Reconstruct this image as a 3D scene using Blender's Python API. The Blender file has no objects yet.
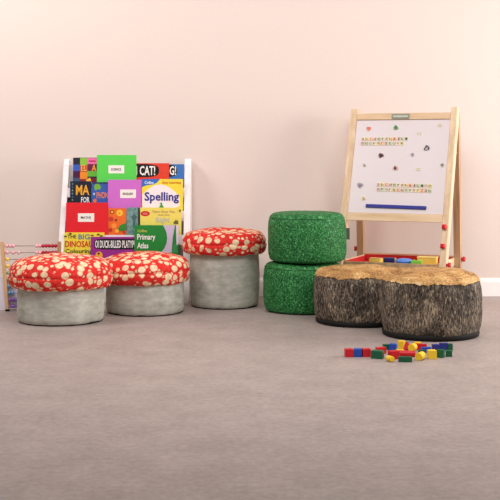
import bpy, bmesh, math, random
from mathutils import Vector, Matrix, noise
random.seed(4)
PI = math.pi
S = bpy.context.scene
COL = S.collection

# ------------------------------------------------------------------ camera
cam_d = bpy.data.cameras.new('camera'); cam = bpy.data.objects.new('camera', cam_d); COL.objects.link(cam)
cam.location = (0, 0, 1.0); cam.rotation_euler = (PI/2, 0, 0)
cam_d.sensor_width = 36; cam_d.lens = 82.8; cam_d.shift_y = -0.2; cam_d.clip_end = 60
S.camera = cam
S.view_settings.view_transform = 'Standard'; S.view_settings.look = 'None'
S.view_settings.exposure = -0.27; S.view_settings.gamma = 1.0; S.view_settings.use_curve_mapping = False

# ------------------------------------------------------------------ materials
def lin(c):
    return tuple(((v/255)/12.92 if v/255 <= .04045 else ((v/255+.055)/1.055)**2.4) for v in c) + (1,)
def new_mat(name, rough=.6, spec=.3):
    m = bpy.data.materials.new(name); m.use_nodes = True
    b = m.node_tree.nodes['Principled BSDF']
    b.inputs['Roughness'].default_value = rough
    b.inputs['Specular IOR Level'].default_value = spec
    return m, m.node_tree, b
def nd(t, kind, **kw):
    n = t.nodes.new(kind)
    for k, v in kw.items():
        if k in n.inputs.keys(): n.inputs[k].default_value = v
        else: setattr(n, k, v)
    return n
_plain = {}
def plain(rgb, rough=.55, spec=.3, var=.05, scale=30):
    key = (rgb, rough, spec, var, scale)
    if key in _plain: return _plain[key]
    m, t, b = new_mat('paint_%d_%d_%d' % rgb, rough, spec)
    tc = nd(t, 'ShaderNodeTexCoord'); nz = nd(t, 'ShaderNodeTexNoise', Scale=scale, Detail=3.0)
    t.links.new(tc.outputs['Object'], nz.inputs['Vector'])
    r = nd(t, 'ShaderNodeValToRGB'); c = lin(rgb)
    r.color_ramp.elements[0].position = .3; r.color_ramp.elements[1].position = .7
    r.color_ramp.elements[0].color = tuple(v*(1-var) for v in c[:3]) + (1,)
    r.color_ramp.elements[1].color = tuple(min(1, v*(1+var)) for v in c[:3]) + (1,)
    t.links.new(nz.outputs['Fac'], r.inputs['Fac']); t.links.new(r.outputs['Color'], b.inputs['Base Color'])
    _plain[key] = m
    return m
def ramp(t, stops, interp='LINEAR'):
    r = nd(t, 'ShaderNodeValToRGB'); cr = r.color_ramp; cr.interpolation = interp
    while len(cr.elements) < len(stops): cr.elements.new(.5)
    for e, (p, c) in zip(cr.elements, stops): e.position = p; e.color = lin(c)
    return r
def mapped(t, scale, src='Object'):
    tc = nd(t, 'ShaderNodeTexCoord'); mp = nd(t, 'ShaderNodeMapping'); mp.inputs['Scale'].default_value = scale
    t.links.new(tc.outputs[src], mp.inputs['Vector']); return mp.outputs['Vector']
def bump(t, b, sock, strength, dist=.01):
    n = nd(t, 'ShaderNodeBump', Strength=strength, Distance=dist)
    t.links.new(sock, n.inputs['Height']); t.links.new(n.outputs['Normal'], b.inputs['Normal'])

def floor_mat():
    m, t, b = new_mat('vinyl_floor', .5, .35)
    v = mapped(t, (1, 1, 1))
    n1 = nd(t, 'ShaderNodeTexNoise', Scale=5.0, Detail=8.0, Roughness=.68); t.links.new(v, n1.inputs['Vector'])
    n2 = nd(t, 'ShaderNodeTexNoise', Scale=38.0, Detail=4.0, Roughness=.7); t.links.new(v, n2.inputs['Vector'])
    a = nd(t, 'ShaderNodeMath', operation='MULTIPLY_ADD'); a.inputs[1].default_value = .55
    t.links.new(n2.outputs['Fac'], a.inputs[0])
    h = nd(t, 'ShaderNodeMath', operation='MULTIPLY'); h.inputs[1].default_value = .45
    t.links.new(n1.outputs['Fac'], h.inputs[0]); t.links.new(h.outputs[0], a.inputs[2])
    r = ramp(t, [(.34, (146, 131, 125)), (.5, (163, 148, 142)), (.66, (180, 164, 157))])
    t.links.new(a.outputs[0], r.inputs['Fac']); t.links.new(r.outputs['Color'], b.inputs['Base Color'])
    return m
def wall_mat():
    m, t, b = new_mat('painted_wall', .8, .15)
    v = mapped(t, (1, 1, 1))
    n1 = nd(t, 'ShaderNodeTexNoise', Scale=90.0, Detail=3.0); t.links.new(v, n1.inputs['Vector'])
    r = ramp(t, [(.3, (226, 209, 200)), (.7, (229, 213, 204))])
    t.links.new(n1.outputs['Fac'], r.inputs['Fac']); t.links.new(r.outputs['Color'], b.inputs['Base Color'])
    bump(t, b, n1.outputs['Fac'], .05, .002)
    return m
def cap_mat():
    m, t, b = new_mat('spotted_red_fabric', .75, .2)
    v = mapped(t, (1, 1, 1.15))
    w = nd(t, 'ShaderNodeTexNoise', Scale=26.0, Detail=1.0); t.links.new(v, w.inputs['Vector'])
    ad = nd(t, 'ShaderNodeVectorMath', operation='MULTIPLY_ADD'); ad.inputs[1].default_value = (.009, .009, .009)
    t.links.new(w.outputs['Color'], ad.inputs[0]); t.links.new(v, ad.inputs[2])
    def spots(scale, rnd, th0, th1):
        vo = nd(t, 'ShaderNodeTexVoronoi', Scale=scale, Randomness=rnd); t.links.new(ad.outputs[0], vo.inputs['Vector'])
        sp = nd(t, 'ShaderNodeSeparateColor'); t.links.new(vo.outputs['Color'], sp.inputs[0])
        th = nd(t, 'ShaderNodeMath', operation='MULTIPLY_ADD'); th.inputs[1].default_value = th1; th.inputs[2].default_value = th0
        t.links.new(sp.outputs[0], th.inputs[0])
        df = nd(t, 'ShaderNodeMath', operation='SUBTRACT'); t.links.new(th.outputs[0], df.inputs[0]); t.links.new(vo.outputs['Distance'], df.inputs[1])
        return df.outputs[0]
    def rng(sock, a, b_):
        st = nd(t, 'ShaderNodeMapRange'); st.inputs['From Min'].default_value = a; st.inputs['From Max'].default_value = b_
        t.links.new(sock, st.inputs['Value']); return st.outputs[0]
    dA = spots(18.5, .62, .385, .09); dB = spots(29.0, .7, .27, .10)
    fre = nd(t, 'ShaderNodeMath', operation='MULTIPLY'); t.links.new(rng(dB, -.02, .05), fre.inputs[0]); t.links.new(rng(dA, -.07, -.13), fre.inputs[1])
    mx = nd(t, 'ShaderNodeMath', operation='MAXIMUM'); t.links.new(rng(dA, -.02, .04), mx.inputs[0]); t.links.new(fre.outputs[0], mx.inputs[1])
    n2 = nd(t, 'ShaderNodeTexNoise', Scale=60.0, Detail=3.0); t.links.new(v, n2.inputs['Vector'])
    red = ramp(t, [(.3, (204, 34, 32)), (.7, (232, 58, 50))]); cream = ramp(t, [(.3, (222, 184, 138)), (.7, (246, 226, 192))])
    t.links.new(n2.outputs['Fac'], red.inputs['Fac']); t.links.new(n2.outputs['Fac'], cream.inputs['Fac'])
    mix = nd(t, 'ShaderNodeMix', data_type='RGBA'); t.links.new(mx.outputs[0], mix.inputs[0])
    t.links.new(red.outputs['Color'], mix.inputs[6]); t.links.new(cream.outputs['Color'], mix.inputs[7])
    t.links.new(mix.outputs[2], b.inputs['Base Color'])
    return m
def stem_mat():
    m, t, b = new_mat('pale_stalk_fabric', .7, .25)
    v = mapped(t, (1, 1, 1.4))
    n1 = nd(t, 'ShaderNodeTexNoise', Scale=9.0, Detail=6.0, Roughness=.65); t.links.new(v, n1.inputs['Vector'])
    v2 = mapped(t, (9, 9, 26)); n2 = nd(t, 'ShaderNodeTexNoise', Scale=2.0, Detail=4.0); t.links.new(v2, n2.inputs['Vector'])
    a = nd(t, 'ShaderNodeMath', operation='MULTIPLY_ADD'); a.inputs[1].default_value = .4
    h = nd(t, 'ShaderNodeMath', operation='MULTIPLY'); h.inputs[1].default_value = .6
    t.links.new(n1.outputs['Fac'], h.inputs[0]); t.links.new(n2.outputs['Fac'], a.inputs[0]); t.links.new(h.outputs[0], a.inputs[2])
    r = ramp(t, [(.30, (150, 148, 136)), (.48, (178, 176, 164)), (.68, (206, 203, 192))])
    t.links.new(a.outputs[0], r.inputs['Fac']); t.links.new(r.outputs['Color'], b.inputs['Base Color'])
    bump(t, b, n2.outputs['Fac'], .12, .01)
    return m
def grass_mat():
    m, t, b = new_mat('grass_print_fabric', .65, .3)
    v = mapped(t, (1, 1, 1))
    n1 = nd(t, 'ShaderNodeTexNoise', Scale=95.0, Detail=5.0, Roughness=.75, Distortion=1.6); t.links.new(v, n1.inputs['Vector'])
    r = ramp(t, [(.40, (3, 34, 12)), (.48, (16, 88, 38)), (.56, (40, 134, 62)), (.67, (150, 208, 150))])
    t.links.new(n1.outputs['Fac'], r.inputs['Fac']); t.links.new(r.outputs['Color'], b.inputs['Base Color'])
    bump(t, b, n1.outputs['Fac'], .2, .005)
    return m
def bark_mat():
    m, t, b = new_mat('bark_print_fabric', .75, .2)
    v = mapped(t, (125, 125, 40)); n1 = nd(t, 'ShaderNodeTexNoise', Scale=1.0, Detail=7.0, Roughness=.72, Distortion=.7); t.links.new(v, n1.inputs['Vector'])
    v2 = mapped(t, (9, 9, 5)); n2 = nd(t, 'ShaderNodeTexNoise', Scale=1.0, Detail=2.0); t.links.new(v2, n2.inputs['Vector'])
    a = nd(t, 'ShaderNodeMath', operation='MULTIPLY_ADD'); a.inputs[1].default_value = .3
    t.links.new(n2.outputs['Fac'], a.inputs[0]); t.links.new(n1.outputs['Fac'], a.inputs[2])
    r = ramp(t, [(.52, (32, 26, 22)), (.61, (70, 60, 52)), (.69, (108, 97, 86)), (.80, (186, 166, 138))])
    t.links.new(a.outputs[0], r.inputs['Fac']); t.links.new(r.outputs['Color'], b.inputs['Base Color'])
    bump(t, b, n1.outputs['Fac'], .25, .006)
    return m
def cut_mat():
    m, t, b = new_mat('sawn_wood_print_fabric', .7, .2)
    tc = nd(t, 'ShaderNodeTexCoord'); sx = nd(t, 'ShaderNodeSeparateXYZ'); t.links.new(tc.outputs['Object'], sx.inputs[0])
    cb = nd(t, 'ShaderNodeCombineXYZ'); t.links.new(sx.outputs[0], cb.inputs[0]); t.links.new(sx.outputs[1], cb.inputs[1])
    ln = nd(t, 'ShaderNodeVectorMath', operation='LENGTH'); t.links.new(cb.outputs[0], ln.inputs[0])
    n0 = nd(t, 'ShaderNodeTexNoise', Scale=7.0, Detail=4.0); t.links.new(cb.outputs[0], n0.inputs['Vector'])
    rr = nd(t, 'ShaderNodeMath', operation='MULTIPLY_ADD'); rr.inputs[1].default_value = .06
    t.links.new(n0.outputs['Fac'], rr.inputs[0]); t.links.new(ln.outputs['Value'], rr.inputs[2])
    c2 = nd(t, 'ShaderNodeCombineXYZ'); k = nd(t, 'ShaderNodeMath', operation='MULTIPLY'); k.inputs[1].default_value = 75
    t.links.new(rr.outputs[0], k.inputs[0]); t.links.new(k.outputs[0], c2.inputs[0])
    n1 = nd(t, 'ShaderNodeTexNoise', Scale=1.0, Detail=2.0); t.links.new(c2.outputs[0], n1.inputs['Vector'])
    n2 = nd(t, 'ShaderNodeTexNoise', Scale=110.0, Detail=5.0, Roughness=.7); t.links.new(tc.outputs['Object'], n2.inputs['Vector'])
    a = nd(t, 'ShaderNodeMath', operation='MULTIPLY_ADD'); a.inputs[1].default_value = .6
    h = nd(t, 'ShaderNodeMath', operation='MULTIPLY'); h.inputs[1].default_value = .4
    t.links.new(n1.outputs['Fac'], h.inputs[0]); t.links.new(n2.outputs['Fac'], a.inputs[0]); t.links.new(h.outputs[0], a.inputs[2])
    r = ramp(t, [(.38, (112, 76, 42)), (.47, (172, 126, 74)), (.56, (204, 158, 100)), (.66, (236, 206, 156))])
    n4 = nd(t, 'ShaderNodeTexNoise', Scale=11.0, Detail=3.0); t.links.new(tc.outputs['Object'], n4.inputs['Vector'])
    a2 = nd(t, 'ShaderNodeMath', operation='MULTIPLY_ADD'); a2.inputs[1].default_value = .35; a2.inputs[2].default_value = -.19
    t.links.new(n4.outputs['Fac'], a2.inputs[0])
    rim_highlight = nd(t, 'ShaderNodeMapRange'); rim_highlight.inputs['From Min'].default_value = .215; rim_highlight.inputs['From Max'].default_value = .25; rim_highlight.inputs['To Max'].default_value = .05  # sapwood-like pale outer ring, a rim highlight painted into the colour
    t.links.new(ln.outputs['Value'], rim_highlight.inputs['Value'])
    s1 = nd(t, 'ShaderNodeMath', operation='ADD'); t.links.new(a.outputs[0], s1.inputs[0]); t.links.new(a2.outputs[0], s1.inputs[1])
    s2 = nd(t, 'ShaderNodeMath', operation='ADD'); t.links.new(s1.outputs[0], s2.inputs[0]); t.links.new(rim_highlight.outputs[0], s2.inputs[1])
    t.links.new(s2.outputs[0], r.inputs['Fac']); t.links.new(r.outputs['Color'], b.inputs['Base Color'])
    return m
def wood_mat(name, c0, c1, axis=2):
    m, t, b = new_mat(name, .5, .3)
    sc = [26, 26, 26]; sc[axis] = 2.2
    v = mapped(t, tuple(sc)); n1 = nd(t, 'ShaderNodeTexNoise', Scale=1.0, Detail=4.0, Distortion=.4); t.links.new(v, n1.inputs['Vector'])
    r = ramp(t, [(.35, c0), (.65, c1)])
    t.links.new(n1.outputs['Fac'], r.inputs['Fac']); t.links.new(r.outputs['Color'], b.inputs['Base Color'])
    return m
def speck_mat(name, scale, stops):
    m, t, b = new_mat(name, .5, .3)
    v = mapped(t, (1, 1, 1)); n1 = nd(t, 'ShaderNodeTexNoise', Scale=scale, Detail=2.0); t.links.new(v, n1.inputs['Vector'])
    r = ramp(t, stops, 'CONSTANT'); t.links.new(n1.outputs['Fac'], r.inputs['Fac']); t.links.new(r.outputs['Color'], b.inputs['Base Color'])
    return m
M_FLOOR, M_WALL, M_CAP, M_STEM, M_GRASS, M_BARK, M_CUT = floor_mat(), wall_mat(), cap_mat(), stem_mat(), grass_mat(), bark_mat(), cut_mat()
M_PINE_V = wood_mat('pine_upright', (216, 182, 146), (238, 210, 176), 2)
M_PINE_H = wood_mat('pine_crosswise', (214, 178, 138), (236, 206, 170), 0)
M_PINE_D = wood_mat('darker_pine', (172, 136, 102), (204, 168, 130), 2)
M_BLACK = plain((24, 22, 20), .8)
M_WHITE = plain((244, 238, 238), .45, .35, .01)
M_PAPER = plain((240, 236, 226), .7, .2, .02)

# ------------------------------------------------------------------ mesh helpers
def link(name, bm, m, parent=None, smooth=False, loc=None, rot=None):
    bmesh.ops.recalc_face_normals(bm, faces=bm.faces)
    me = bpy.data.meshes.new(name); bm.to_mesh(me); bm.free()
    if smooth:
        for p in me.polygons: p.use_smooth = True
    me.materials.append(m)
    o = bpy.data.objects.new(name, me); COL.objects.link(o)
    if parent: o.parent = parent
    if loc: o.location = loc
    if rot: o.rotation_euler = rot
    return o
def tag(o, label, cat, group=None, kind=None):
    o['label'] = label; o['category'] = cat
    if group: o['group'] = group
    if kind: o['kind'] = kind
    return o
def thing(name, label, cat, loc=(0, 0, 0), rot=(0, 0, 0), group=None):
    o = bpy.data.objects.new(name, None); COL.objects.link(o); o.location = loc; o.rotation_euler = rot
    o.empty_display_size = .05
    return tag(o, label, cat, group)
def box(bm, x0, x1, y0, y1, z0, z1, bev=0, mat=None):
    r = bmesh.ops.create_cube(bm, size=1)
    vs = r['verts']
    for v in vs:
        v.co = Vector(((x0+x1)/2+v.co.x*(x1-x0), (y0+y1)/2+v.co.y*(y1-y0), (z0+z1)/2+v.co.z*(z1-z0)))
    if bev:
        es = list({e for v in vs for e in v.link_edges})
        rb = bmesh.ops.bevel(bm, geom=es, offset=bev, segments=2, affect='EDGES', profile=.6)
        vs = list({v for f in rb['faces'] for v in f.verts} | {v for v in vs if v.is_valid})
    if mat is not None: bmesh.ops.transform(bm, matrix=mat, verts=vs)
    return vs
def box_bm(*a, **k):
    bm = bmesh.new(); box(bm, *a, **k); return bm
def hexa(bm, b4, t4):
    vb = [bm.verts.new(p) for p in b4]; vt = [bm.verts.new(p) for p in t4]
    bm.faces.new(vb); bm.faces.new(vt)
    for i in range(4): bm.faces.new((vb[i], vb[(i+1) % 4], vt[(i+1) % 4], vt[i]))
def prism(pts, y0, y1):            # polygon in XZ, thickness along Y
    bm = bmesh.new(); a = [bm.verts.new((x, y0, z)) for x, z in pts]; b = [bm.verts.new((x, y1, z)) for x, z in pts]
    bm.faces.new(a); bm.faces.new(b); n = len(pts)
    for i in range(n): bm.faces.new((a[i], a[(i+1) % n], b[(i+1) % n], b[i]))
    return bm
def cyl(bm, p, q, r, seg=16, r2=None):
    p, q = Vector(p), Vector(q); d = q-p
    res = bmesh.ops.create_cone(bm, cap_ends=True, segments=seg, radius1=r, radius2=r if r2 is None else r2, depth=d.length)
    mt = Matrix.Translation((p+q)/2) @ d.to_track_quat('Z', 'Y').to_matrix().to_4x4()
    bmesh.ops.transform(bm, matrix=mt, verts=res['verts']); return res['verts']
def lathe(profile, seg=96, disp=None, close_top=True, close_bottom=True):
    bm = bmesh.new(); rings = []
    for i, (r, z) in enumerate(profile):
        ring = []
        for k in range(seg):
            a = 2*PI*k/seg; x, y, zz = r*math.cos(a), r*math.sin(a), z
            if disp:
                dr, dz = disp(a, r, z, i); x += dr*math.cos(a); y += dr*math.sin(a); zz += dz
            ring.append(bm.verts.new((x, y, zz)))
        rings.append(ring)
    for a, b in zip(rings, rings[1:]):
        for k in range(seg): bm.faces.new((a[k], a[(k+1) % seg], b[(k+1) % seg], b[k]))
    if close_bottom: bm.faces.new(rings[0])
    if close_top: bm.faces.new(rings[-1])
    return bm
def smooth_profile(pts, n=8):        # Catmull-Rom through (r, z)
    out = []
    P = [pts[0]]+list(pts)+[pts[-1]]
    for i in range(1, len(P)-2):
        for k in range(n):
            t = k/n; q = []
            for c in (0, 1):
                p0, p1, p2, p3 = P[i-1][c], P[i][c], P[i+1][c], P[i+2][c]
                q.append(.5*((2*p1)+(-p0+p2)*t+(2*p0-5*p1+4*p2-p3)*t*t+(-p0+3*p1-3*p2+p3)*t**3))
            out.append((max(q[0], .001), q[1]))
    out.append(pts[-1]); return out
def lettering(name, s, w, h, m, parent, x, z, y=-.001, depth=.0004, shear=0.0, bold=0.0):
    """text fitted to a w x h box centred at (x, z) on a -Y facing surface"""
    cu = bpy.data.curves.new('lettering', 'FONT'); cu.body = s; cu.extrude = .02; cu.resolution_u = 2; cu.offset = bold
    tmp = bpy.data.objects.new('lettering', cu); COL.objects.link(tmp)
    dg = bpy.context.evaluated_depsgraph_get(); dg.update()
    me = bpy.data.meshes.new_from_object(tmp.evaluated_get(dg)); bpy.data.objects.remove(tmp)
    xs = [v.co.x for v in me.vertices]; ys = [v.co.y for v in me.vertices]
    ax, bx, ay, by = min(xs), max(xs), min(ys), max(ys)
    for v in me.vertices:
        px = (v.co.x-(ax+bx)/2)/(bx-ax)*w; pz = (v.co.y-(ay+by)/2)/(by-ay)*h; dd = -v.co.z/.02*depth
        v.co = (px+pz*shear, dd, pz)
    me.materials.clear(); me.materials.append(m)
    o = bpy.data.objects.new(name, me); COL.objects.link(o); o.parent = parent; o.location = (x, y, z)
    return o
def n3(x, y, z): return noise.noise(Vector((x, y, z)))

# ------------------------------------------------------------------ setting
WY = 7.877
def structure(o): o['kind'] = 'structure'; return o
structure(link('floor', box_bm(-6, 6, -1.5, WY+.1, -.1, 0), M_FLOOR))
structure(link('wall_back', box_bm(-6, 6, WY, WY+.1, 0, 3.4), M_WALL))
bm = bmesh.new()
prof = [(WY, 0), (WY-.015, 0), (WY-.015, .098), (WY-.011, .112), (WY-.004, .123), (WY, .123)]
a = [bm.verts.new((-6, y, z)) for y, z in prof]; b = [bm.verts.new((6, y, z)) for y, z in prof]
bm.faces.new(a); bm.faces.new(b)
for i in range(len(prof)): bm.faces.new((a[i], a[(i+1) % len(prof)], b[(i+1) % len(prof)], b[i]))
structure(link('baseboard_back', bm, plain((248, 242, 239), .4, .4, .01)))

# ------------------------------------------------------------------ mushroom stools
def mushroom(loc, rs, rc, zu, zw, zt, label, seed):
    root = thing('mushroom_stool', label, 'stool', loc, (0, 0, seed*1.3), 'red spotted mushroom stools')
    def dstem(a, r, z, i):
        return (.006*n3(math.cos(a)*2+seed, math.sin(a)*2, z*4)+.002*n3(a*7, z*20, seed))*(1 if r > .1 else 0), 0
    p = smooth_profile([(rs*.955, .007), (rs*.99, .026), (rs*1.0, .07), (rs*1.0, zu*.6), (rs*.985, zu-.005), (rs*.93, zu+.03)], 6)
    link('stem', lathe(p, 96, dstem), M_STEM, root, True)
    link('base_panel', lathe([(rs*.90, 0), (rs*.955, .003), (rs*.955, .012), (rs*.9, .018)], 64), M_BLACK, root, True)
    hh = zt-zu
    pts = [(rs*.90, zu+.018), (rs*1.0, zu-.002), (rc*.94, zu+.006), (rc*.992, zw-hh*.17), (rc, zw), (rc*.975, zw+hh*.20), (rc*.88, zw+hh*.40),
           (rc*.70, zt-hh*.115), (rc*.45, zt-hh*.03), (rc*.2, zt), (.004, zt)]
    pts = smooth_profile(pts, 6)
    def dcap(a, r, z, i):
        k = min(1, r/rc)
        g = math.exp(-((z-zu)/(.25*hh))**2)
        pl = (.5+.5*n3(math.cos(a)*5, math.sin(a)*5, seed))*math.sin(a*34+3*n3(math.cos(a)*3, math.sin(a)*3, seed+4))
        crease = -.006*math.exp(-((z-zw)/.006)**2)
        return (.010*n3(math.cos(a)*1.6+seed, math.sin(a)*1.6, z*3)+.006*g*pl+crease+.003*n3(math.cos(a)*9, math.sin(a)*9, z*30))*k, \
               (.007*n3(math.cos(a)*r*9+seed, math.sin(a)*r*9, 2)+.005*g*n3(math.cos(a)*6, math.sin(a)*6, seed+9))
    link('cap', lathe(pts, 144, dcap), M_CAP, root, True)
    return root
mushroom((-1.109, 6.75, 0), .253, .302, .203, .274, .388, 'low red spotted mushroom stool in front of the bead abacus', 1)
mushroom((-.6475, 7.12, 0), .243, .280, .189, .258, .367, 'low red spotted mushroom stool in front of the white book rack', 2)
mushroom((-.164, 7.405, 0), .222, .272, .341, .408, .498, 'tall red spotted mushroom stool beside the stacked green pouffes', 3)

# ------------------------------------------------------------------ grass pouffes
def grass_pouffe(loc, r, h, label, seed, fabric_tag=False):
    root = thing('grass_pouffe', label, 'pouffe', loc, (0, 0, 0), 'green grass-print pouffes in a stack')
    pts = [(.004, .004), (r*.6, .002), (r*.89, .006), (r*.965, .032), (r*.992, .08), (r*1.0, h*.5), (r*.99, h-.085), (r*.955, h-.040),
           (r*.87, h-.013), (r*.6, h-.003), (.004, h)]
    p = smooth_profile(pts, 6)
    def d(a, rr, z, i):
        k = min(1, rr/r)
        return (.008*n3(math.cos(a)*1.7+seed, math.sin(a)*1.7, z*5)+.0025*n3(math.cos(a)*8, math.sin(a)*8, z*22+seed))*k, .003*n3(math.cos(a)*rr*12, math.sin(a)*rr*12, seed)*(1 if .05 < z < h-.02 else .3)
    link('cover', lathe(p, 112, d), M_GRASS, root, True)
    for nm, zz in (('lower_seam', .040), ('upper_seam', h-.036)):
        bm = bmesh.new(); rr = r*.957; n = 96; ring = []
        for k in range(n):
            a = 2*PI*k/n; dr, dz = d(a, rr, zz, 0); c = Vector(((rr+dr)*math.cos(a), (rr+dr)*math.sin(a), zz+dz)); e = Vector((math.cos(a), math.sin(a), 0))
            ring.append([bm.verts.new(c+e*.002*math.cos(j*PI/3)+Vector((0, 0,   .002*math.sin(j*PI/3)))) for j in range(6)])
        for k in range(n):
            for j in range(6): bm.faces.new((ring[k][j], ring[(k+1) % n][j], ring[(k+1) % n][(j+1) % 6], ring[k][(j+1) % 6]))
        link(nm, bm, M_GRASS, root, True)
    if fabric_tag:
        bm = box_bm(r-.012, r+.022, -.004, .004, h*.43, h*.66, bev=.001)
        o = link('fabric_tag', bm, plain((84, 90, 76), .8), root, rot=(0, 0, math.radians(2)))
        o['label'] = 'small grey-green fabric tag'
    return root
grass_pouffe((.331, 7.175, 0), .2475, .310, 'green grass-print pouffe on the floor, bottom of the stack', 5)
grass_pouffe((.354, 7.165, .309), .246, .309, 'green grass-print pouffe on top of the stack, with side tag', 8, True)

# ------------------------------------------------------------------ tree stump pouffes
def stump(loc, r, zr, zt, label, seed):
    root = thing('tree_stump_pouffe', label, 'pouffe', loc, (0, 0, seed), 'tree stump pouffes')
    def d(a, rr, z, i):
        k = min(1, rr/r); c, s = math.cos(a), math.sin(a)
        fold = -.014*max(0, n3(c*3.2, s*3.2, seed+z*1.5)-.12)/.4
        return (.010*n3(c*1.5+seed, s*1.5, z*3)+fold+.003*n3(c*9, s*9, z*16))*k, 0
    p = smooth_profile([(r*.90, .020), (r*.955, .038), (r*.985, .09), (r*1.0, zr*.55), (r*.99, zr-.06), (r*.97, zr-.022), (r*.93, zr+.002), (r*.84, zr+.012)], 6)
    link('bark_side', lathe(p, 128, d), M_BARK, root, True)
    link('base_panel', lathe([(r*.89, 0), (r*.94, .004), (r*.955, .018), (r*.95, .028), (r*.89, .034)], 64), M_BLACK, root, True)  # black base, enlarged to stand in for the dark shadow at the floor too
    def dt(a, rr, z, i):
        dr, dz = d(a, rr, z, i); c, s = math.cos(a), math.sin(a)
        if i == 0: dz -= .010*(.2+n3(c*7, s*7, seed*3)+.8*n3(c*19, s*19, seed)); dr += .004
        elif i < 4: dr += .003
        return dr, dz+.006*n3(c*rr*8+seed, s*rr*8, 1)*(1 if i > 5 else 0)
    hh = zt-zr
    pt = smooth_profile([(r*.958, zr-.010), (r*.935, zr+.004), (r*.895, zr+.016), (r*.80, zr+hh*.48), (r*.64, zr+hh*.82), (r*.38, zt-.002), (.004, zt)], 6)
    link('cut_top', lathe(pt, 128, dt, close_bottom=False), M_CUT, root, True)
    return root
stump((.637, 6.70, 0), .268, .289, .324, 'tree stump pouffe beside the green stack, farther of the pair', 2.1)
stump((.980, 6.245, 0), .275, .310, .356, 'tree stump pouffe nearest the wooden blocks, right of the pair', 4.4)

# ------------------------------------------------------------------ book rack
rack = thing('book_rack', 'white wooden tiered book rack against the wall holding book covers', 'book rack', (0, 0, 0))
XL, XR = -1.250, -.397
def yf(z): return 7.50+.25*z
def ledge(i): return {1: .70, 2: .545, 3: .39, 4: .225}[i]
for nm, x0, x1 in (('side_panel', XL, XL+.036), ('side_panel', XR-.042, XR)):
    bm = bmesh.new()
    pr = [(yf(0)-.006, 0), (yf(.90)-.006, .90), (yf(.94)+.004, .932), (yf(.94)+.02, .94), (7.852, .94), (7.852, 0)]
    fl = (lambda z: -.022*(1-z/.94)) if x0 < -1 else (lambda z: 0)      # the left panel flares a little towards the floor
    va = [bm.verts.new((x0+fl(z), y, z)) for y, z in pr]; vb = [bm.verts.new((x1+fl(z), y, z)) for y, z in pr]
    bm.faces.new(va); bm.faces.new(vb)
    for k in range(6): bm.faces.new((va[k], va[(k+1) % 6], vb[(k+1) % 6], vb[k]))
    link(nm, bm, M_WHITE, rack)
for i in (1, 2, 3, 4):
    z = ledge(i); y0 = yf(z)
    link('shelf', box_bm(XL+.026, XR-.042, y0+.006, 7.85, z-.012, z), M_WHITE, rack)
    link('shelf_lip', box_bm(XL+.026, XR-.042, y0, y0+.006, z-.016, z+.048, bev=.001), M_WHITE, rack)
link('back_panel', box_bm(XL+.026, XR-.042, 7.745, 7.757, .70, .90), M_WHITE, rack)
link('kick_panel', box_bm(XL+.026, XR-.042, 7.56, 7.572, .0, .205), M_WHITE, rack)

ROWS = {1: 149.5, 2: 150.3, 3: 151.1, 4: 151.9}
class Book:
    def __init__(s, row, layer, px0, px1, py, cover, name, label, cat, t=.006, group='books on the white rack'):
        s.s = ROWS[row]; zb = ledge(row)+.0005
        s.xc = ((px0+px1)/2-250)/s.s; s.zb = zb; s.w = (px1-px0)/s.s; s.h = 1-(py-150)/s.s-zb; s.n = 0
        y = yf(ledge(row))+.0075+layer*.0082
        s.root = thing(name, label, cat, (s.xc, y, zb), (-.03, 0, 0), group)
        if name == 'book':
            link('cover', box_bm(-s.w/2, s.w/2, 0, .0012, 0, s.h), cover, s.root)
            link('cover', box_bm(-s.w/2, s.w/2, t-.0012, t, 0, s.h), cover, s.root)
            link('spine', box_bm(-s.w/2, -s.w/2+.0015, .0012, t-.0012, 0, s.h), cover, s.root)
            link('page_block', box_bm(-s.w/2+.0015, s.w/2-.002, .0012, t-.0012, .002, s.h-.002), M_PAPER, s.root)
        else:
            link('front_flap', box_bm(-s.w/2, s.w/2, 0, .0012, 0, s.h), cover, s.root)
            link('back_flap', box_bm(-s.w/2, s.w/2, .0022, .0034, 0, s.h+.004), cover, s.root)
            link('fold', box_bm(-s.w/2, s.w/2, .0012, .0022, 0, .002), cover, s.root)
    def X(s, px): return (px-250)/s.s-s.xc
    def Z(s, py): return 1-(py-150)/s.s-s.zb
    def layer(s): s.n += 1; return -.0004*s.n
    def poly(s, name, pts, rgb, m=None):
        y = s.layer(); return link(name, prism([(s.X(a), s.Z(b)) for a, b in pts], y, y+.0004), m or plain(rgb, .4, .35, .02), s.root)
    def rect(s, name, x0, y0, x1, y1, rgb, m=None): return s.poly(name, [(x0, y0), (x1, y0), (x1, y1), (x0, y1)], rgb, m)
    def oval(s, name, cx, cy, rx, ry, rgb, p=2.0, n=28):
        f = lambda v: math.copysign(abs(v)**(2/p), v)
        return s.poly(name, [(cx+rx*f(math.cos(2*PI*k/n)), cy+ry*f(math.sin(2*PI*k/n))) for k in range(n)], rgb)
    def text(s, name, txt, x0, y0, x1, y1, rgb, shear=0, bold=.022):
        y = s.layer()
        return lettering(name, txt, abs(x1-x0)/s.s, abs(y1-y0)/s.s, plain(rgb, .45, .3, .01), s.root, s.X((x0+x1)/2), s.Z((y0+y1)/2), y, .0003, shear, bold)
def folder(row, layer, x0, x1, y, rgb, lab, word, label):
    b = Book(row, layer, x0, x1, y, plain(rgb, .5, .3, .02), 'card_folder', label, 'folder', group='card folders on the white rack')
    b.rect('paper_label', *lab, (246, 240, 232)); cx, cy = (lab[0]+lab[2])/2, (lab[1]+lab[3])/2
    b.text('printed_word', word, cx-5.2, cy-1.2, cx+4.8, cy+1.2, (60, 52, 56)); return b

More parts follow.
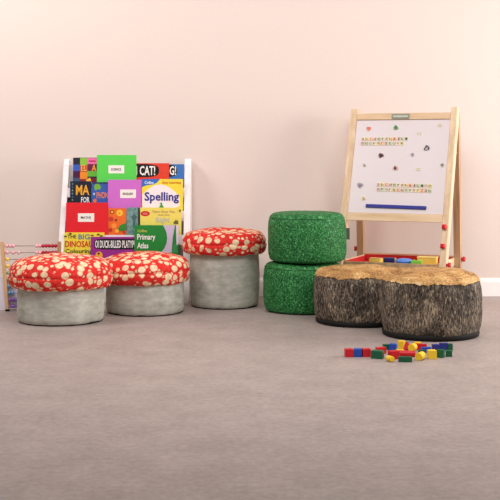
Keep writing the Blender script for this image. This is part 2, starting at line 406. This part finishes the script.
# top row
b = Book(1, 1, 73, 104, 157.6, plain((42, 36, 54)), 'book', 'patchwork cover book at top left of rack beside green folder', 'book')
for x0, y0, x1, y1, c in ((73, 164.5, 80, 171, (58, 96, 190)), (73, 171, 80, 178, (74, 28, 66)), (80, 158, 87.5, 165, (140, 196, 66)), (80, 165, 87.5, 172, (200, 96, 60)),
                          (80, 172, 87.5, 179, (242, 140, 40)), (87.5, 158, 97, 164, (240, 112, 170)), (87.5, 164, 97, 171, (110, 34, 70)), (87.5, 171, 97, 176.5, (104, 178, 62)),
                          (80, 179, 90, 184, (150, 40, 60)), (90, 178, 97, 184, (120, 26, 60)), (73, 178, 80, 184, (70, 90, 120))):
    b.rect('patch', x0, y0, x1, y1, c)
b.rect('patch', 89, 160.5, 95.5, 161.6, (190, 30, 90)); b.poly('patch', [(86, 180), (90, 177.5), (92, 183), (87, 184)], (248, 196, 60))
b.text('title_lettering', 'EL', 81, 165, 87, 171, (246, 168, 84)); b.text('title_lettering', 'A', 91.5, 164.5, 96.5, 171.5, (238, 150, 60))
folder(1, 0, 97, 136.5, 155.5, (92, 214, 84), (108.5, 165.3, 124.3, 173.3), 'SCIENCE', 'bright green card folder with white label on the top shelf')
b = Book(1, 1, 117, 169, 163.2, plain((226, 66, 44)), 'book', 'red book with white capitals on a black banner, top shelf', 'book')
b.oval('black_banner', 140, 170.6, 19, 6.6, (22, 20, 22), 3.2)
b.text('title_lettering', 'OI CAT!', 130, 165.8, 155.2, 175.4, (248, 244, 238))
b = Book(1, 2, 140, 184, 164.2, plain((62, 118, 190)), 'book', 'blue book at right end of top shelf, half behind red book', 'book')
b.oval('black_banner', 163, 170.8, 14, 6.4, (22, 20, 22), 3.2)
b.text('title_lettering', 'OI DOG!', 149, 166, 176, 175.2, (248, 244, 238))
# second row
b = Book(2, 1, 70, 91, 181.2, plain((28, 34, 50)), 'book', 'dark navy book with gold and white capitals, second shelf left', 'book')
b.text('title_lettering', 'MA', 75.8, 185, 89.2, 195, (238, 170, 48)); b.text('subtitle_lettering', 'FOR', 81, 197, 89.6, 202.6, (236, 236, 240))
for k in range(6): b.oval('cover_dot', 72.4, 184+3.2*k, .8, 1.0, [(96, 130, 140), (70, 100, 130), (120, 140, 120)][k % 3], n=10)
b = Book(2, 1, 91.5, 116, 182.2, plain((58, 92, 172)), 'book', 'blue book with orange lettering, half behind the pink folder', 'book')
b.poly('green_splat', [(94, 186), (96, 183), (99, 184), (101, 187), (99.5, 190), (97.5, 189), (95.5, 191), (94.2, 188.6)], (120, 176, 52))
b.rect('dark_strip', 92, 182.2, 110, 183.8, (40, 56, 90))
b.text('title_lettering', 'PHONICS', 96.5, 192, 114, 198.4, (236, 132, 78)); b.oval('orange_spot', 94.8, 200.8, 1.8, 1.9, (238, 120, 60)); b.oval('pale_spot', 94, 194, 1, 1.2, (170, 210, 220))
folder(2, 0, 108, 141.5, 180.3, (208, 112, 204), (120.2, 189.5, 136, 198), 'ENGLISH', 'pink-violet card folder with white label on the second shelf')
b = Book(2, 0, 142, 183, 179, plain((246, 222, 70)), 'book', 'spelling workbook with white oval and navy title, second shelf', 'book')
b.poly('white_oval', [(143, 214), (142.4, 200)]+[(142.4+37*(k/14), 200-15.5*math.sin(PI*(.12+.8*k/14))) for k in range(15)]+[(180, 206), (172, 209), (158, 207.5), (150, 210)], (250, 238, 240))
b.poly('blue_corner', [(142, 179), (160, 179), (157, 182.6), (153, 184.4), (146, 185.4), (142, 187)], (52, 112, 196))
b.text('publisher_lettering', 'Collins', 144.6, 181, 153.6, 184, (232, 240, 250)); b.text('series_lettering', 'Easy Learning', 162.5, 181.4, 181, 184.2, (216, 120, 34))
b.text('title_lettering', 'Spelling', 144.6, 192, 179, 203.4, (46, 48, 140))
b.poly('green_drawing', [(159, 207.6), (161, 204.2), (159.6, 203), (162, 202.4), (162.4, 204.6), (164, 207.6)], (72, 158, 62))
# third row
folder(3, 0, 66, 108.2, 203.2, (226, 34, 44), (78, 213.3, 94.2, 221.8), 'MATHS', 'red card folder with white label on the third shelf')
b = Book(3, 1, 106.5, 126, 208.2, plain((238, 112, 44)), 'book', 'orange storybook with green leaf, between red folder and teal book', 'book')
for cx, cy, rx, c in ((112, 212, 2.2, (110, 54, 20)), (112, 212, 1.4, (250, 170, 60)), (119.5, 213, 3.2, (250, 206, 60)), (119.3, 213.2, 1.3, (240, 150, 40)), (111, 219, 2.4, (206, 60, 50)), (114, 226, 2.6, (250, 150, 60)),
                      (110.5, 230, 1.8, (190, 50, 40)), (117, 231, 2, (250, 180, 60)), (116, 220, 1.2, (120, 60, 30)), (124, 232, 1.4, (200, 60, 40))):
    b.oval('flower', cx, cy, rx, rx, c, n=14)
b.poly('green_leaf', [(118, 229), (119.5, 226), (122.5, 224), (126, 223), (126, 229.6), (122, 231), (119.5, 230.6)], (50, 138, 52))
b = Book(3, 1, 126.4, 139.8, 207.4, speck_mat('teal_cover', 40, [(0, (104, 140, 136)), (.5, (124, 160, 156)), (.62, (84, 122, 120))]), 'book', 'grey-teal picture book between orange and yellow books, third shelf', 'book')
b.poly('dark_tree', [(132.6, 228), (133, 221), (131, 217), (134, 214), (137, 217), (135, 221), (135, 228)], (72, 104, 104)); b.rect('dark_strip', 138, 208, 139.8, 236, (40, 48, 44))
b = Book(3, 0, 140.2, 181.4, 207.6, plain((240, 222, 104)), 'book', 'pale yellow storybook with red oval badge, above the green atlas', 'book')
b.oval('red_badge', 145.2, 213.6, 4.6, 2.7, (206, 34, 40)); b.text('badge_lettering', '123', 143, 212.6, 147.4, 214.6, (240, 170, 160))
b.text('title_lettering', 'There Once Was', 152, 210.2, 175, 212.8, (196, 172, 120)); b.text('title_lettering', 'Just the', 158, 213.8, 169.6, 216, (196, 172, 120))
b.text('title_lettering', 'Right', 156, 217, 170, 223.6, (206, 204, 172))
b.poly('small_drawing', [(173.4, 222.4), (176, 219.4), (177, 221), (178, 219.8), (178.4, 224), (174, 224)], (110, 104, 52)); b.oval('small_drawing', 180, 210.6, .9, 1.4, (110, 120, 60), n=10)
# bottom row
b = Book(4, 2, 64, 104, 232.6, plain((242, 218, 66)), 'book', 'yellow dinosaur colouring book at left end of bottom shelf', 'book')
b.text('title_lettering', 'THE', 67, 235, 76, 238.6, (60, 62, 40)); b.text('title_lettering', 'BIG', 78, 234.4, 89.6, 239.6, (70, 130, 160))
b.text('title_lettering', 'DINOSAUR', 64.8, 241, 97, 247.4, (206, 40, 46)); b.text('title_lettering', 'Colouring', 65, 249, 92, 254.6, (66, 84, 44))
for k, (cx, cy) in enumerate(((65, 236.6), (92, 235.6), (98, 234.6), (95, 238.4), (101, 236), (70, 233.8), (66, 256.6), (74, 257), (84, 256.6))):
    b.oval('cover_doodle', cx, cy, 1.6, .8, [(60, 60, 36), (90, 110, 40), (70, 70, 60)][k % 3], n=10)
b = Book(4, 1, 90.6, 146, 237, plain((152, 42, 140)), 'book', 'purple book with white capitals on a long black banner', 'book')
b.oval('black_banner', 119, 244.2, 25, 5.4, (26, 22, 30), 5)
b.text('title_lettering', 'OI DUCK-BILLED PLATYPUS!', 95, 240.4, 138.6, 248, (244, 240, 240))
b.oval('yellow_face', 99, 255.4, 3.6, 3.8, (240, 170, 44)); b.oval('dark_eye', 98.6, 253.6, 1.1, 1.1, (40, 30, 40), n=10); b.oval('yellow_face', 128, 255.4, 3.2, 3.4, (240, 170, 44))
b = Book(4, 0, 134.4, 178.6, 225.2, plain((34, 134, 54)), 'book', 'green atlas with white title and lilac globe edge, bottom shelf right', 'book')
b.poly('lilac_area', [(163, 225.2), (175, 225.2), (173, 236), (172, 246), (171.6, 252.6), (161, 252.6), (164.6, 248), (166.6, 243), (167.2, 238), (166.6, 233), (165, 229)], (204, 188, 214))
b.poly('lilac_area', [(176, 225.2), (178.6, 225.2), (178.6, 243), (176.6, 246)], (222, 208, 226)); b.poly('green_area', [(173.2, 246), (175.2, 243), (178.4, 252.6), (171.8, 252.6)], (60, 150, 84))
b.text('publisher_lettering', 'Collins', 137.4, 229.4, 147, 232.2, (196, 206, 90)); b.text('title_lettering', 'Primary', 137.2, 234, 155.4, 241.4, (244, 244, 238)); b.text('title_lettering', 'Atlas', 137.2, 242.6, 148.4, 248.4, (244, 244, 238))
b.rect('orange_strip', 136, 250.8, 158, 251.8, (214, 130, 60))

# ------------------------------------------------------------------ abacus
ab = thing('abacus', 'wooden bead abacus on the floor behind the left mushroom stool', 'abacus', (-1.351, 7.135, 0))
AW, AH = .338, .432
M_ABW = wood_mat('beech_post', (214, 168, 122), (238, 200, 158), 2)
for s in (-1, 1):
    sh = .024 if s < 0 else 0
    bm = bmesh.new(); q = lambda z, dx: [(dx-.011, -.011, z), (dx+.011, -.011, z), (dx+.011, .011, z), (dx-.011, .011, z)]
    hexa(bm, q(.012, sh-.009), q(AH, -.018 if s < 0 else 0)); bmesh.ops.bevel(bm, geom=bm.edges[:], offset=.003, segments=2, affect='EDGES')
    o = link('post', bm, M_ABW if s < 0 else M_PINE_D, ab, loc=(s*AW/2, 0, 0))
    link('rubber_foot', box_bm(sh-.009-.012, sh-.009+.012, -.013, .013, 0, .012, bev=.002), M_BLACK, o)
bp = link('backing_panel', box_bm(-AW/2-.06, AW/2-.012, .014, .020, .004, .212), plain((232, 228, 240), .4, .3, .01), ab); bp['label'] = 'white backing panel'
link('bottom_rail', box_bm(-AW/2+.026, AW/2-.011, -.008, .008, .014, .022), plain((206, 196, 200), .4), ab)
bead_mesh = {}
bead_rgb = [((240, 176, 184), (176, 22, 44))]*2+[((244, 208, 70), (246, 168, 70))]*2+[((70, 176, 110), (20, 130, 90))]*2+[((90, 150, 196), (40, 90, 170))]*2+[((140, 96, 176), (110, 60, 150))]*2
def bead(rgb):
    if rgb not in bead_mesh:
        pr = [(.0022, -.0095), (.0065, -.0092), (.0105, -.006), (.0122, 0), (.0105, .006), (.0065, .0092), (.0022, .0095)]
        bm = lathe(pr, 18, None); bmesh.ops.rotate(bm, verts=bm.verts, cent=(0, 0, 0), matrix=Matrix.Rotation(PI/2, 3, 'Y'))
        o = link('bead', bm, plain(rgb, .25, .5), ab, True); bead_mesh[rgb] = o; return o
    o = bead_mesh[rgb].copy(); COL.objects.link(o); o.parent = ab; return o
for r in range(10):
    z = .405-r*.0418
    bm = bmesh.new(); cyl(bm, (-AW/2, 0, z), (AW/2, 0, z), .002, 8); link('rod', bm, plain((120, 108, 104), .3, .5), ab, True)
    x = -AW/2+.012+r*.0022; lead = 3 if r < 2 else (1 if r < 6 else 2 if r < 8 else 3)
    left = [x+k*(.0195 if r != 1 else .036) for k in range(lead)]
    right = [AW/2-.0235-k*.0195 for k in range(10-lead)][::-1]
    for k, bx in enumerate(left+right):
        bead(bead_rgb[r][0 if k < 5 else 1]).location = (bx, 0, z)

# ------------------------------------------------------------------ easel
YAW = math.radians(24); LEAN = .31; EW = .679; ZT = 1.2748; ZB = .5432
er = Vector((math.cos(YAW), -math.sin(YAW), 0)); eb = Vector((math.sin(YAW), math.cos(YAW), 0))
E0 = Vector((1.157, 7.05, 0))-er*EW
easel = thing('easel', 'wooden whiteboard easel with red knobs behind the tree stump pouffes', 'easel', E0, (0, 0, -YAW))
def slab(x0, x1, z0, z1, f, t, m, name, parent=easel, lean=LEAN):
    bm = bmesh.new()
    q = lambda z: [(x0, lean*z+f, z), (x1, lean*z+f, z), (x1, lean*z+f+t, z), (x0, lean*z+f+t, z)]
    hexa(bm, q(z0), q(z1)); bmesh.ops.bevel(bm, geom=bm.edges[:], offset=min(.003, t*.2), segments=1, affect='EDGES')
    return link(name, bm, m, parent)
PW = .0215
slab(-PW, PW, 0, ZT, 0, .06, M_PINE_V, 'side_post'); slab(EW-PW, EW+PW, 0, ZT+.003, 0, .06, M_PINE_V, 'side_post')
slab(PW, EW-PW, ZT-.075, ZT-.032, .002, .024, M_PINE_H, 'top_rail'); slab(PW, EW-PW, ZB, ZB+.05, .002, .024, M_PINE_H, 'bottom_rail')
board = slab(PW, EW-PW, ZB+.05, ZT-.075, .012, .008, plain((228, 216, 218), .3, .4, .005), 'writing_board'); board['label'] = 'white writing board'
for x in (.004, EW-.010):
    bm = bmesh.new(); t = .022
    q = lambda z, y: [(x-t, y, z), (x+t, y, z), (x+t, y+.05, z), (x-t, y+.05, z)]
    hexa(bm, q(0, .520), q(ZT-.03, .45)); link('rear_leg', bm, M_PINE_D, easel)
link('rear_rail', box_bm(.026, EW-.026, .448, .468, 1.16, 1.20), M_PINE_D, easel)
bm = bmesh.new(); cyl(bm, (EW, .345, .98), (EW, .47, .98), .004, 8); link('hinge_rod', bm, plain((170, 160, 150), .35, .5), easel)
# clip plate on the top rail
zc = ZT-.054
cl = slab(.265, .385, zc-.017, zc+.017, -.003, .005, plain((136, 140, 126), .35, .5), 'clip_plate'); cl['label'] = 'grey metal clip plate'
slab(.275, .375, zc-.006, zc+.006, -.005, .002, plain((196, 196, 180), .35, .5), 'clip_slot', cl)
# tray
tray = bpy.data.objects.new('tray', None); COL.objects.link(tray); tray.parent = easel; tray.location = (0, 0, .248)
TX0, TX1, TY0, TY1 = -.02, EW+.02, .125, .505
tx0, tx1 = .027, EW-.027
link('tray_floor', box_bm(tx0+.01, tx1-.01, TY0, TY1, 0, .008), plain((196, 44, 46), .45), tray)
link('tray_rim', box_bm(tx0, tx1, TY0-.012, TY0, -.002, .036, bev=.002), M_PINE_D, tray)
link('tray_rim', box_bm(tx0, tx1, TY1, TY1+.012, -.002, .060, bev=.002), M_PINE_H, tray)
for x in (tx0, tx1-.01):
    link('tray_side', box_bm(x, x+.01, TY0, TY1, -.002, .046, bev=.002), M_PINE_H, tray)
link('red_lining', box_bm(tx0+.01, tx1-.01, TY1-.004, TY1, .008, .050), plain((196, 44, 46), .45), tray)
link('red_lining', box_bm(tx0+.01, tx0+.014, TY0, TY1-.004, .008, .040), plain((196, 44, 46), .45), tray)
M_RED = plain((214, 30, 40), .35, .45)
def knob(x, y, z, d):
    bm = bmesh.new(); d = Vector(d).normalized(); p = Vector((x, y, z))
    cyl(bm, p, p+d*.012, .009, 14); cyl(bm, p+d*.010, p+d*.024, .016, 14, .013)
    u = d.orthogonal().normalized(); w = d.cross(u)
    for a in (0, PI/2):
        e = u*math.cos(a)+w*math.sin(a); f = d.cross(e)
        o = p+d*.018
        hexa(bm, [o-e*.019-f*.005-d*.006, o+e*.019-f*.005-d*.006, o+e*.019+f*.005-d*.006, o-e*.019+f*.005-d*.006],
             [o-e*.016-f*.004+d*.008, o+e*.016-f*.004+d*.008, o+e*.016+f*.004+d*.008, o-e*.016+f*.004+d*.008])
    link('knob', bm, M_RED, easel, True)
for z in (.516, .398): knob(EW-.004, LEAN*z, z, (0, -1, LEAN))
knob(EW+PW, LEAN*.285+.018, .285, (1, 0, 0)); knob(EW+.010, .535, .285, (1, 0, 0))
knob(-PW+.002, LEAN*.285+.018, .285, (-1, 0, 0)); knob(-.018, .53, .33, (-1, 0, 0))
easel_m = Matrix.Translation(E0) @ Matrix.Rotation(-YAW, 4, 'Z')

# things lying in the tray
def in_tray(name, X, Y, label, cat, rz=0):
    p = easel_m @ Vector((X, Y, .2563)); return thing(name, label, cat, p, (0, 0, -YAW+rz), 'toys in the easel tray')
t = in_tray('chalk_box', .285, .25, 'dark navy box lying at the left in the easel tray', 'box', .3)
link('box_body', box_bm(-.036, .036, -.022, .022, 0, .048, bev=.006), plain((28, 36, 96), .4), t, True); link('box_flap', box_bm(.036, .046, -.015, .015, .012, .046, bev=.003), plain((232, 190, 70), .4), t)
t = in_tray('sponge', .222, .175, 'yellow sponge lying at the left front of the easel tray', 'sponge', -.2)
link('sponge_pad', box_bm(-.042, .042, -.022, .022, 0, .046, bev=.008), plain((240, 206, 90), .8), t, True); link('scouring_layer', box_bm(-.041, .041, -.021, .021,   .046, .050, bev=.001), plain((232, 190, 120), .8), t)
t = in_tray('paint_tub', .402, .19, 'round blue tub in the middle of the easel tray', 'tub')
link('tub', lathe([(.044, 0), (.050, .006), (.052, .030)], 32), plain((58, 112, 206), .35), t, True)
link('lid', lathe(smooth_profile([(.054, .030), (.055, .037), (.046, .046), (.02, .052), (.003, .053)], 3), 32), plain((90, 142, 226), .35), t, True)
t = in_tray('toy_box', .535, .27, 'yellow box standing at the right in the easel tray', 'box')
link('box_body', box_bm(-.062, .062, -.022, .022, 0, .052, bev=.003), plain((244, 208, 92), .45), t); link('box_lid', box_bm(-.064, .064, -.024, .024, .052, .062, bev=.002), plain((246, 216, 120), .45), t)
t = in_tray('toy_brick', .490, .175, 'lime green block in front of yellow box in the easel tray', 'toy block', .1)
link('brick_body', box_bm(-.034, .034, -.018, .018, 0, .042, bev=.003), plain((130, 206, 70), .45), t)
bm = bmesh.new()
for kx in (-.017, .017): cyl(bm, (kx, 0, .042), (kx, 0, .047), .009, 14)
link('brick_studs', bm, plain((130, 206, 70), .45), t)

# things stuck on the whiteboard
nrm = Vector((0, -1, LEAN)).normalized()
PITCH = math.atan(LEAN)
def on_board(px, py):
    o = Vector((0, 0, 1)); d = Vector(((px-250)/1150, 1, (150-py)/1150))
    inv = easel_m.inverted(); ol = inv @ o; dl = inv.to_3x3() @ d
    n = Vector((0, 1, -LEAN)); k = (.012-n.dot(ol))/n.dot(dl); return easel_m @ (ol+dl*k)
BR = (Matrix.Rotation(-YAW, 3, 'Z') @ Matrix.Rotation(-PITCH, 3, 'X'))
def stuck(name, px, py, label, cat, group, spin=0):
    t = thing(name, label, cat, on_board(px, py), (BR @ Matrix.Rotation(spin, 3, 'Y')).to_euler(), group); return t
t = stuck('magnetic_strip', 395.9, 207.0, 'long dark blue magnetic strip near the bottom of the whiteboard', 'magnetic strip', None, math.radians(1.0))
link('strip', box_bm(-.197, .197, -.012, -.0004, -.0105, .0105, bev=.002), plain((38, 44, 142), .4), t)
link('end_cap', box_bm(-.200, -.197, -.011, -.0004, -.0095, .0095), plain((32, 36, 110), .4), t); link('end_cap', box_bm(.197, .200, -.011, -.0004, -.0095, .0095), plain((32, 36, 110), .4), t)
ORD = ['first', 'second', 'third', 'fourth', 'fifth', 'sixth', 'seventh', 'eighth', 'ninth', 'tenth', 'eleventh', 'twelfth', 'thirteenth', 'fourteenth']
tile_cols = [('cream', (236, 224, 196)), ('pale green', (208, 220, 184)), ('peach', (240, 204, 178)), ('pale yellow', (240, 222, 158))]
ink = [(150, 40, 40), (50, 90, 60), (120, 70, 40), (60, 60, 90), (196, 90, 40), (70, 60, 50)]
def tile_row(word, x0, x1, y0, y1, where, seed):
    n = len(word); w = (x1-x0)/n/162
    for k, ch in enumerate(word):
        f = (k+.5)/n; cn, cc = tile_cols[(k*3+seed*2+k//3) % 4]
        t = stuck('letter_tile', x0+(x1-x0)*f, y0+(y1-y0)*f, '%s letter tile, %s from the left, %s letter group' % (cn, ORD[k], where), 'letter tile', 'letter tiles on the whiteboard')
        link('tile', box_bm(-w*.46, w*.46, -.004, -.0003, -.0122, .0122, bev=.001), plain(cc, .5), t)
        lettering('letter', ch, w*.66, .0165, plain(ink[(k*5+seed*3) % 6], .5), t, 0, 0, -.0043, .0003)
tile_row('abcdefghijkl', 361.2, 408.4, 139.3, 138.9, 'top row of upper', 0)
tile_row('mnopqrstuvw', 360.6, 404, 143.7, 143.5, 'bottom row of upper', 1)
tile_row('abcdefghijklmn', 376.6, 432.2, 184.6, 186.2, 'top row of lower', 2)
tile_row('opqrstuvwxyzab', 376.4, 432, 189.4, 191.0, 'bottom row of lower', 3)
def blob(n, r, seed, k=.25):
    return [((r*(1+k*math.sin(3*a+seed)*.6+k*math.sin(2*a+2*seed)*.6))*math.cos(a), (r*(1+k*math.sin(3*a+seed)*.6+k*math.cos(5*a+seed)*.4))*math.sin(a)) for a in [2*PI*i/n for i in range(n)]]
pics = [(368.8, 128.8, 'orange and pink picture magnet near the top left of whiteboard', (232, 158, 128), (212, 108, 104), .015),
        (396.0, 127.8, 'green picture magnet just below the clip plate', (126, 168, 108), (74, 122, 70), .016),
        (426.8, 148.2, 'large dark picture magnet at right of the upper letter group', (74, 62, 70), (180, 168, 170), .017),
        (412.5, 154.8, 'small pale grey picture magnet left of the large dark one', (190, 178, 186), (140, 134, 142), .012),
        (381.0, 155.6, 'dark red-brown picture magnet below the upper letter group', (132, 84, 82), (52, 36, 40), .016),
        (364.4, 165.2, 'small beige picture magnet near the left edge of whiteboard', (206, 192, 176), (160, 150, 140), .011),
        (395.6, 168.2, 'dark brown and pink picture magnet at the whiteboard centre', (214, 168, 156), (66, 36, 34), .016),
        (442.4, 165.2, 'small olive grey picture magnet near the right edge of whiteboard', (196, 184, 160), (120, 120, 96), .012),
        (360.2, 185.2, 'grey picture magnet left of the lower letter group', (176, 166, 174), (130, 122, 132), .018),
        (363.6, 198.6, 'pale yellow picture magnet above the left end of blue strip', (222, 206, 164), (180, 158, 116), .012)]
for i, (px, py, lab, c1, c2, r) in enumerate(pics):
    t = stuck('picture_magnet', px, py, lab, 'magnet', 'picture magnets on the whiteboard', .3*math.sin(i*2))
    link('backing', prism(blob(22, r, i*1.7), -.004, -.0003), plain(c1, .45), t)
    link('picture', prism([(x-.15*r*math.cos(i), z+.25*r*math.sin(i*2+1)) for x, z in blob(18, r*.58, i*2.3+1, .5)], -.0055, -.004), plain(c2, .45), t)
    link('picture', prism([(x+.5*r*math.cos(i*1.3), z-.45*r) for x, z in blob(14, r*.28, i, .3)], -.0052, -.004), plain(c2, .45), t)
for px, py, s, lab in ((419.5, 133.5, '11', 'small pale number magnet at the top right of upper letter group'), (439.8, 125.3, '20', 'small pale number magnet at the top right corner of whiteboard'),
                       (418.5, 169.2, '17', 'small pale number magnet right of the whiteboard centre')):
    t = stuck('number_magnet', px, py, lab, 'magnet', 'number magnets on the whiteboard', .06)
    link('tile', box_bm(-.014, .014, -.004, -.0003, -.010, .010, bev=.001), plain((232, 220, 200), .45), t)
    lettering('digits', s, .021, .014, plain((166, 148, 104), .5), t, 0, 0, -.0043, .0003)

# ------------------------------------------------------------------ wooden blocks on the floor
RED, BLU, GRN, YEL, NVY = (206, 26, 40), (30, 78, 176), (18, 92, 60), (244, 204, 48), (38, 48, 128)
def block(kind, rgb, px, py, w, d, h, rot, label):
    """front edge seen at pixel row py; w along X, d along Y, h up"""
    w *= 1.07; h *= 1.04
    a = math.radians(rot); half = (abs(w*math.sin(a))+abs(d*math.cos(a)))/2
    y = 1150/(py-150)+half; x = (px-250)/1150*y
    m = plain(rgb, .4, .4, .04)
    if kind == 'cube': bm = box_bm(-w/2, w/2, -d/2, d/2, 0, h, bev=.002); nm = 'wooden_block'
    elif kind == 'cyl':
        bm = bmesh.new(); vs = cyl(bm, (-w/2, 0, h/2), (w/2, 0, h/2), h/2, 24); nm = 'wooden_cylinder'
        bmesh.ops.bevel(bm, geom=[e for e in bm.edges if abs(e.verts[0].co.x-e.verts[1].co.x) < 1e-5], offset=.0015, segments=2, affect='EDGES')
    elif kind == 'up':
        bm = bmesh.new(); cyl(bm, (0, 0, 0), (0, 0, h), w/2, 24); nm = 'wooden_cylinder'
        bmesh.ops.bevel(bm, geom=[e for e in bm.edges if abs(e.verts[0].co.z-e.verts[1].co.z) < 1e-5], offset=.0015, segments=2, affect='EDGES')
    else:
        bm = prism([(-w/2, 0), (w/2, 0), (0, h)], -d/2, d/2); nm = 'wooden_triangle'
    o = link(nm, bm, m, None, False, (x, y, 0), (0, 0, a))
    tag(o, label, 'toy block', 'coloured wooden blocks on the floor')
    BL.append((o.name, x, y, w, d, a))
BL = []
c = .037
block('cube', RED, 348.8, 357.4, c, c, c, 6, 'red wooden cube at the far left end of the blocks')
block('cube', BLU, 357.7, 357.2, c, c, c, -4, 'blue wooden cube between two red cubes in the left row')
block('cube', RED, 366.2, 357.2, c, c, c, 5, 'red wooden cube between blue cube and green block, left row')
block('cube', GRN, 377.6, 359.4, .052, c, .037, -24, 'green wooden block at the right end of the left row')
block('cyl', YEL, 390.2, 362.4, .034, .026, .026, 118, 'small yellow cylinder lying in front, left of the long green bar')
block('cube', RED, 380.8, 354.2, .044, .03, .03, 18, 'red wooden block just behind the green block of left row')
block('cube', GRN, 386.0, 350.0, .03, .022, .026, 8, 'small green block at the back left of the pile')
block('cube', BLU, 393.2, 351.6, .034, .03, .034, -22, 'blue wooden block at the back left, beside small green block')
block('up', YEL, 401.6, 348.8, c, c, .036, 0, 'upright yellow cylinder at the back left of the pile')
block('tri', RED, 407.0, 350.6, .030, .026, .038, 30, 'red wooden triangle between the two back yellow cylinders')
block('cyl', YEL, 412.6, 352.0, .036, .036, .036, 60, 'yellow cylinder lying at the back, beside red triangle')
block('cube', YEL, 417.6, 348.2, .030, .024, .028, 5, 'small yellow block behind the long red bar at the back')
block('cube', RED, 421.4, 350.2, .050, .02, .028, -8, 'long red bar at the back of the pile')
block('cube', BLU, 426.0, 353.0, .044, .022, .026, 4, 'blue wooden bar right of centre, behind the yellow cube')
block('cube', NVY, 435.6, 351.6, .032, .026, .032, 10, 'dark blue block right of the blue bar')
block('cube', NVY, 443.6, 350.6, .040, .026, .034, -3, 'dark navy block at the back right beside small green one')
block('cube', GRN, 450.2, 350.8, .021, .026, .032, 0, 'small green block at the far right back corner')
block('cube', RED, 393.6, 359.8, .044, .034, .038, 22, 'large red block in front, beside the lying red cylinder')
block('cyl', RED, 407.4, 357.4, .072, .028, .028, -6, 'long red cylinder lying behind the green bar')
block('cube', YEL, 399.8, 354.6, .034, .018, .024, -6, 'yellow bar behind the large red block')
block('cube', GRN, 405.2, 362.4, .060, .022, .024, -6, 'dark green bar lying in front of the long red cylinder')
block('cyl', YEL, 420.4, 361.2, .050, .036, .036, 62, 'large yellow cylinder lying in front, beside the yellow cube')
block('cube', YEL, 431.8, 359.4, c, c, .040, 8, 'yellow wooden cube between yellow cylinder and green block')
block('up', GRN, 440.8, 358.0, c, c, .036, 0, 'upright dark green cylinder right of the yellow cube')
block('cube', GRN, 448.9, 357.0, .030, .03, .028, -10, 'dark green block at the far right end of front row')
block('cube', GRN, 421.6, 355.4, .030, .018, .024, 6, 'small green bar behind the large yellow cylinder')
# ------------------------------------------------------------------ light
def area(name, loc, target, sx, sy, power, rgb=(1, .93, .88)):
    d = bpy.data.lights.new(name, 'AREA'); d.shape = 'RECTANGLE'; d.size = sx; d.size_y = sy; d.energy = power; d.color = rgb
    o = bpy.data.objects.new(name, d); COL.objects.link(o); o.location = loc
    o.rotation_euler = (Vector(target)-Vector(loc)).to_track_quat('-Z', 'Y').to_euler(); return o
area('window_light', (4.4, 6.35, 1.6), (-.4, 7.5, .6), 1.7, 1.5, 166, (1, .965, .94))
area('ceiling_light_left', (-2.5, 5.8, 3.1), (-1.9, 7.9, 1.7), 1.4, 1.0, 72, (1, .955, .93))
area('front_fill_light', (0.7, 4.5, 2.9), (0.4, 7.0, .2), 3.6, 1.4, 98, (1, .968, .95))  # added overhead fill to brighten the scene, not a known fitting
w = bpy.data.worlds.new('room_ambient'); S.world = w; w.use_nodes = True
w.node_tree.nodes['Background'].inputs['Color'].default_value = (1, .97, .955, 1); w.node_tree.nodes['Background'].inputs['Strength'].default_value = .42
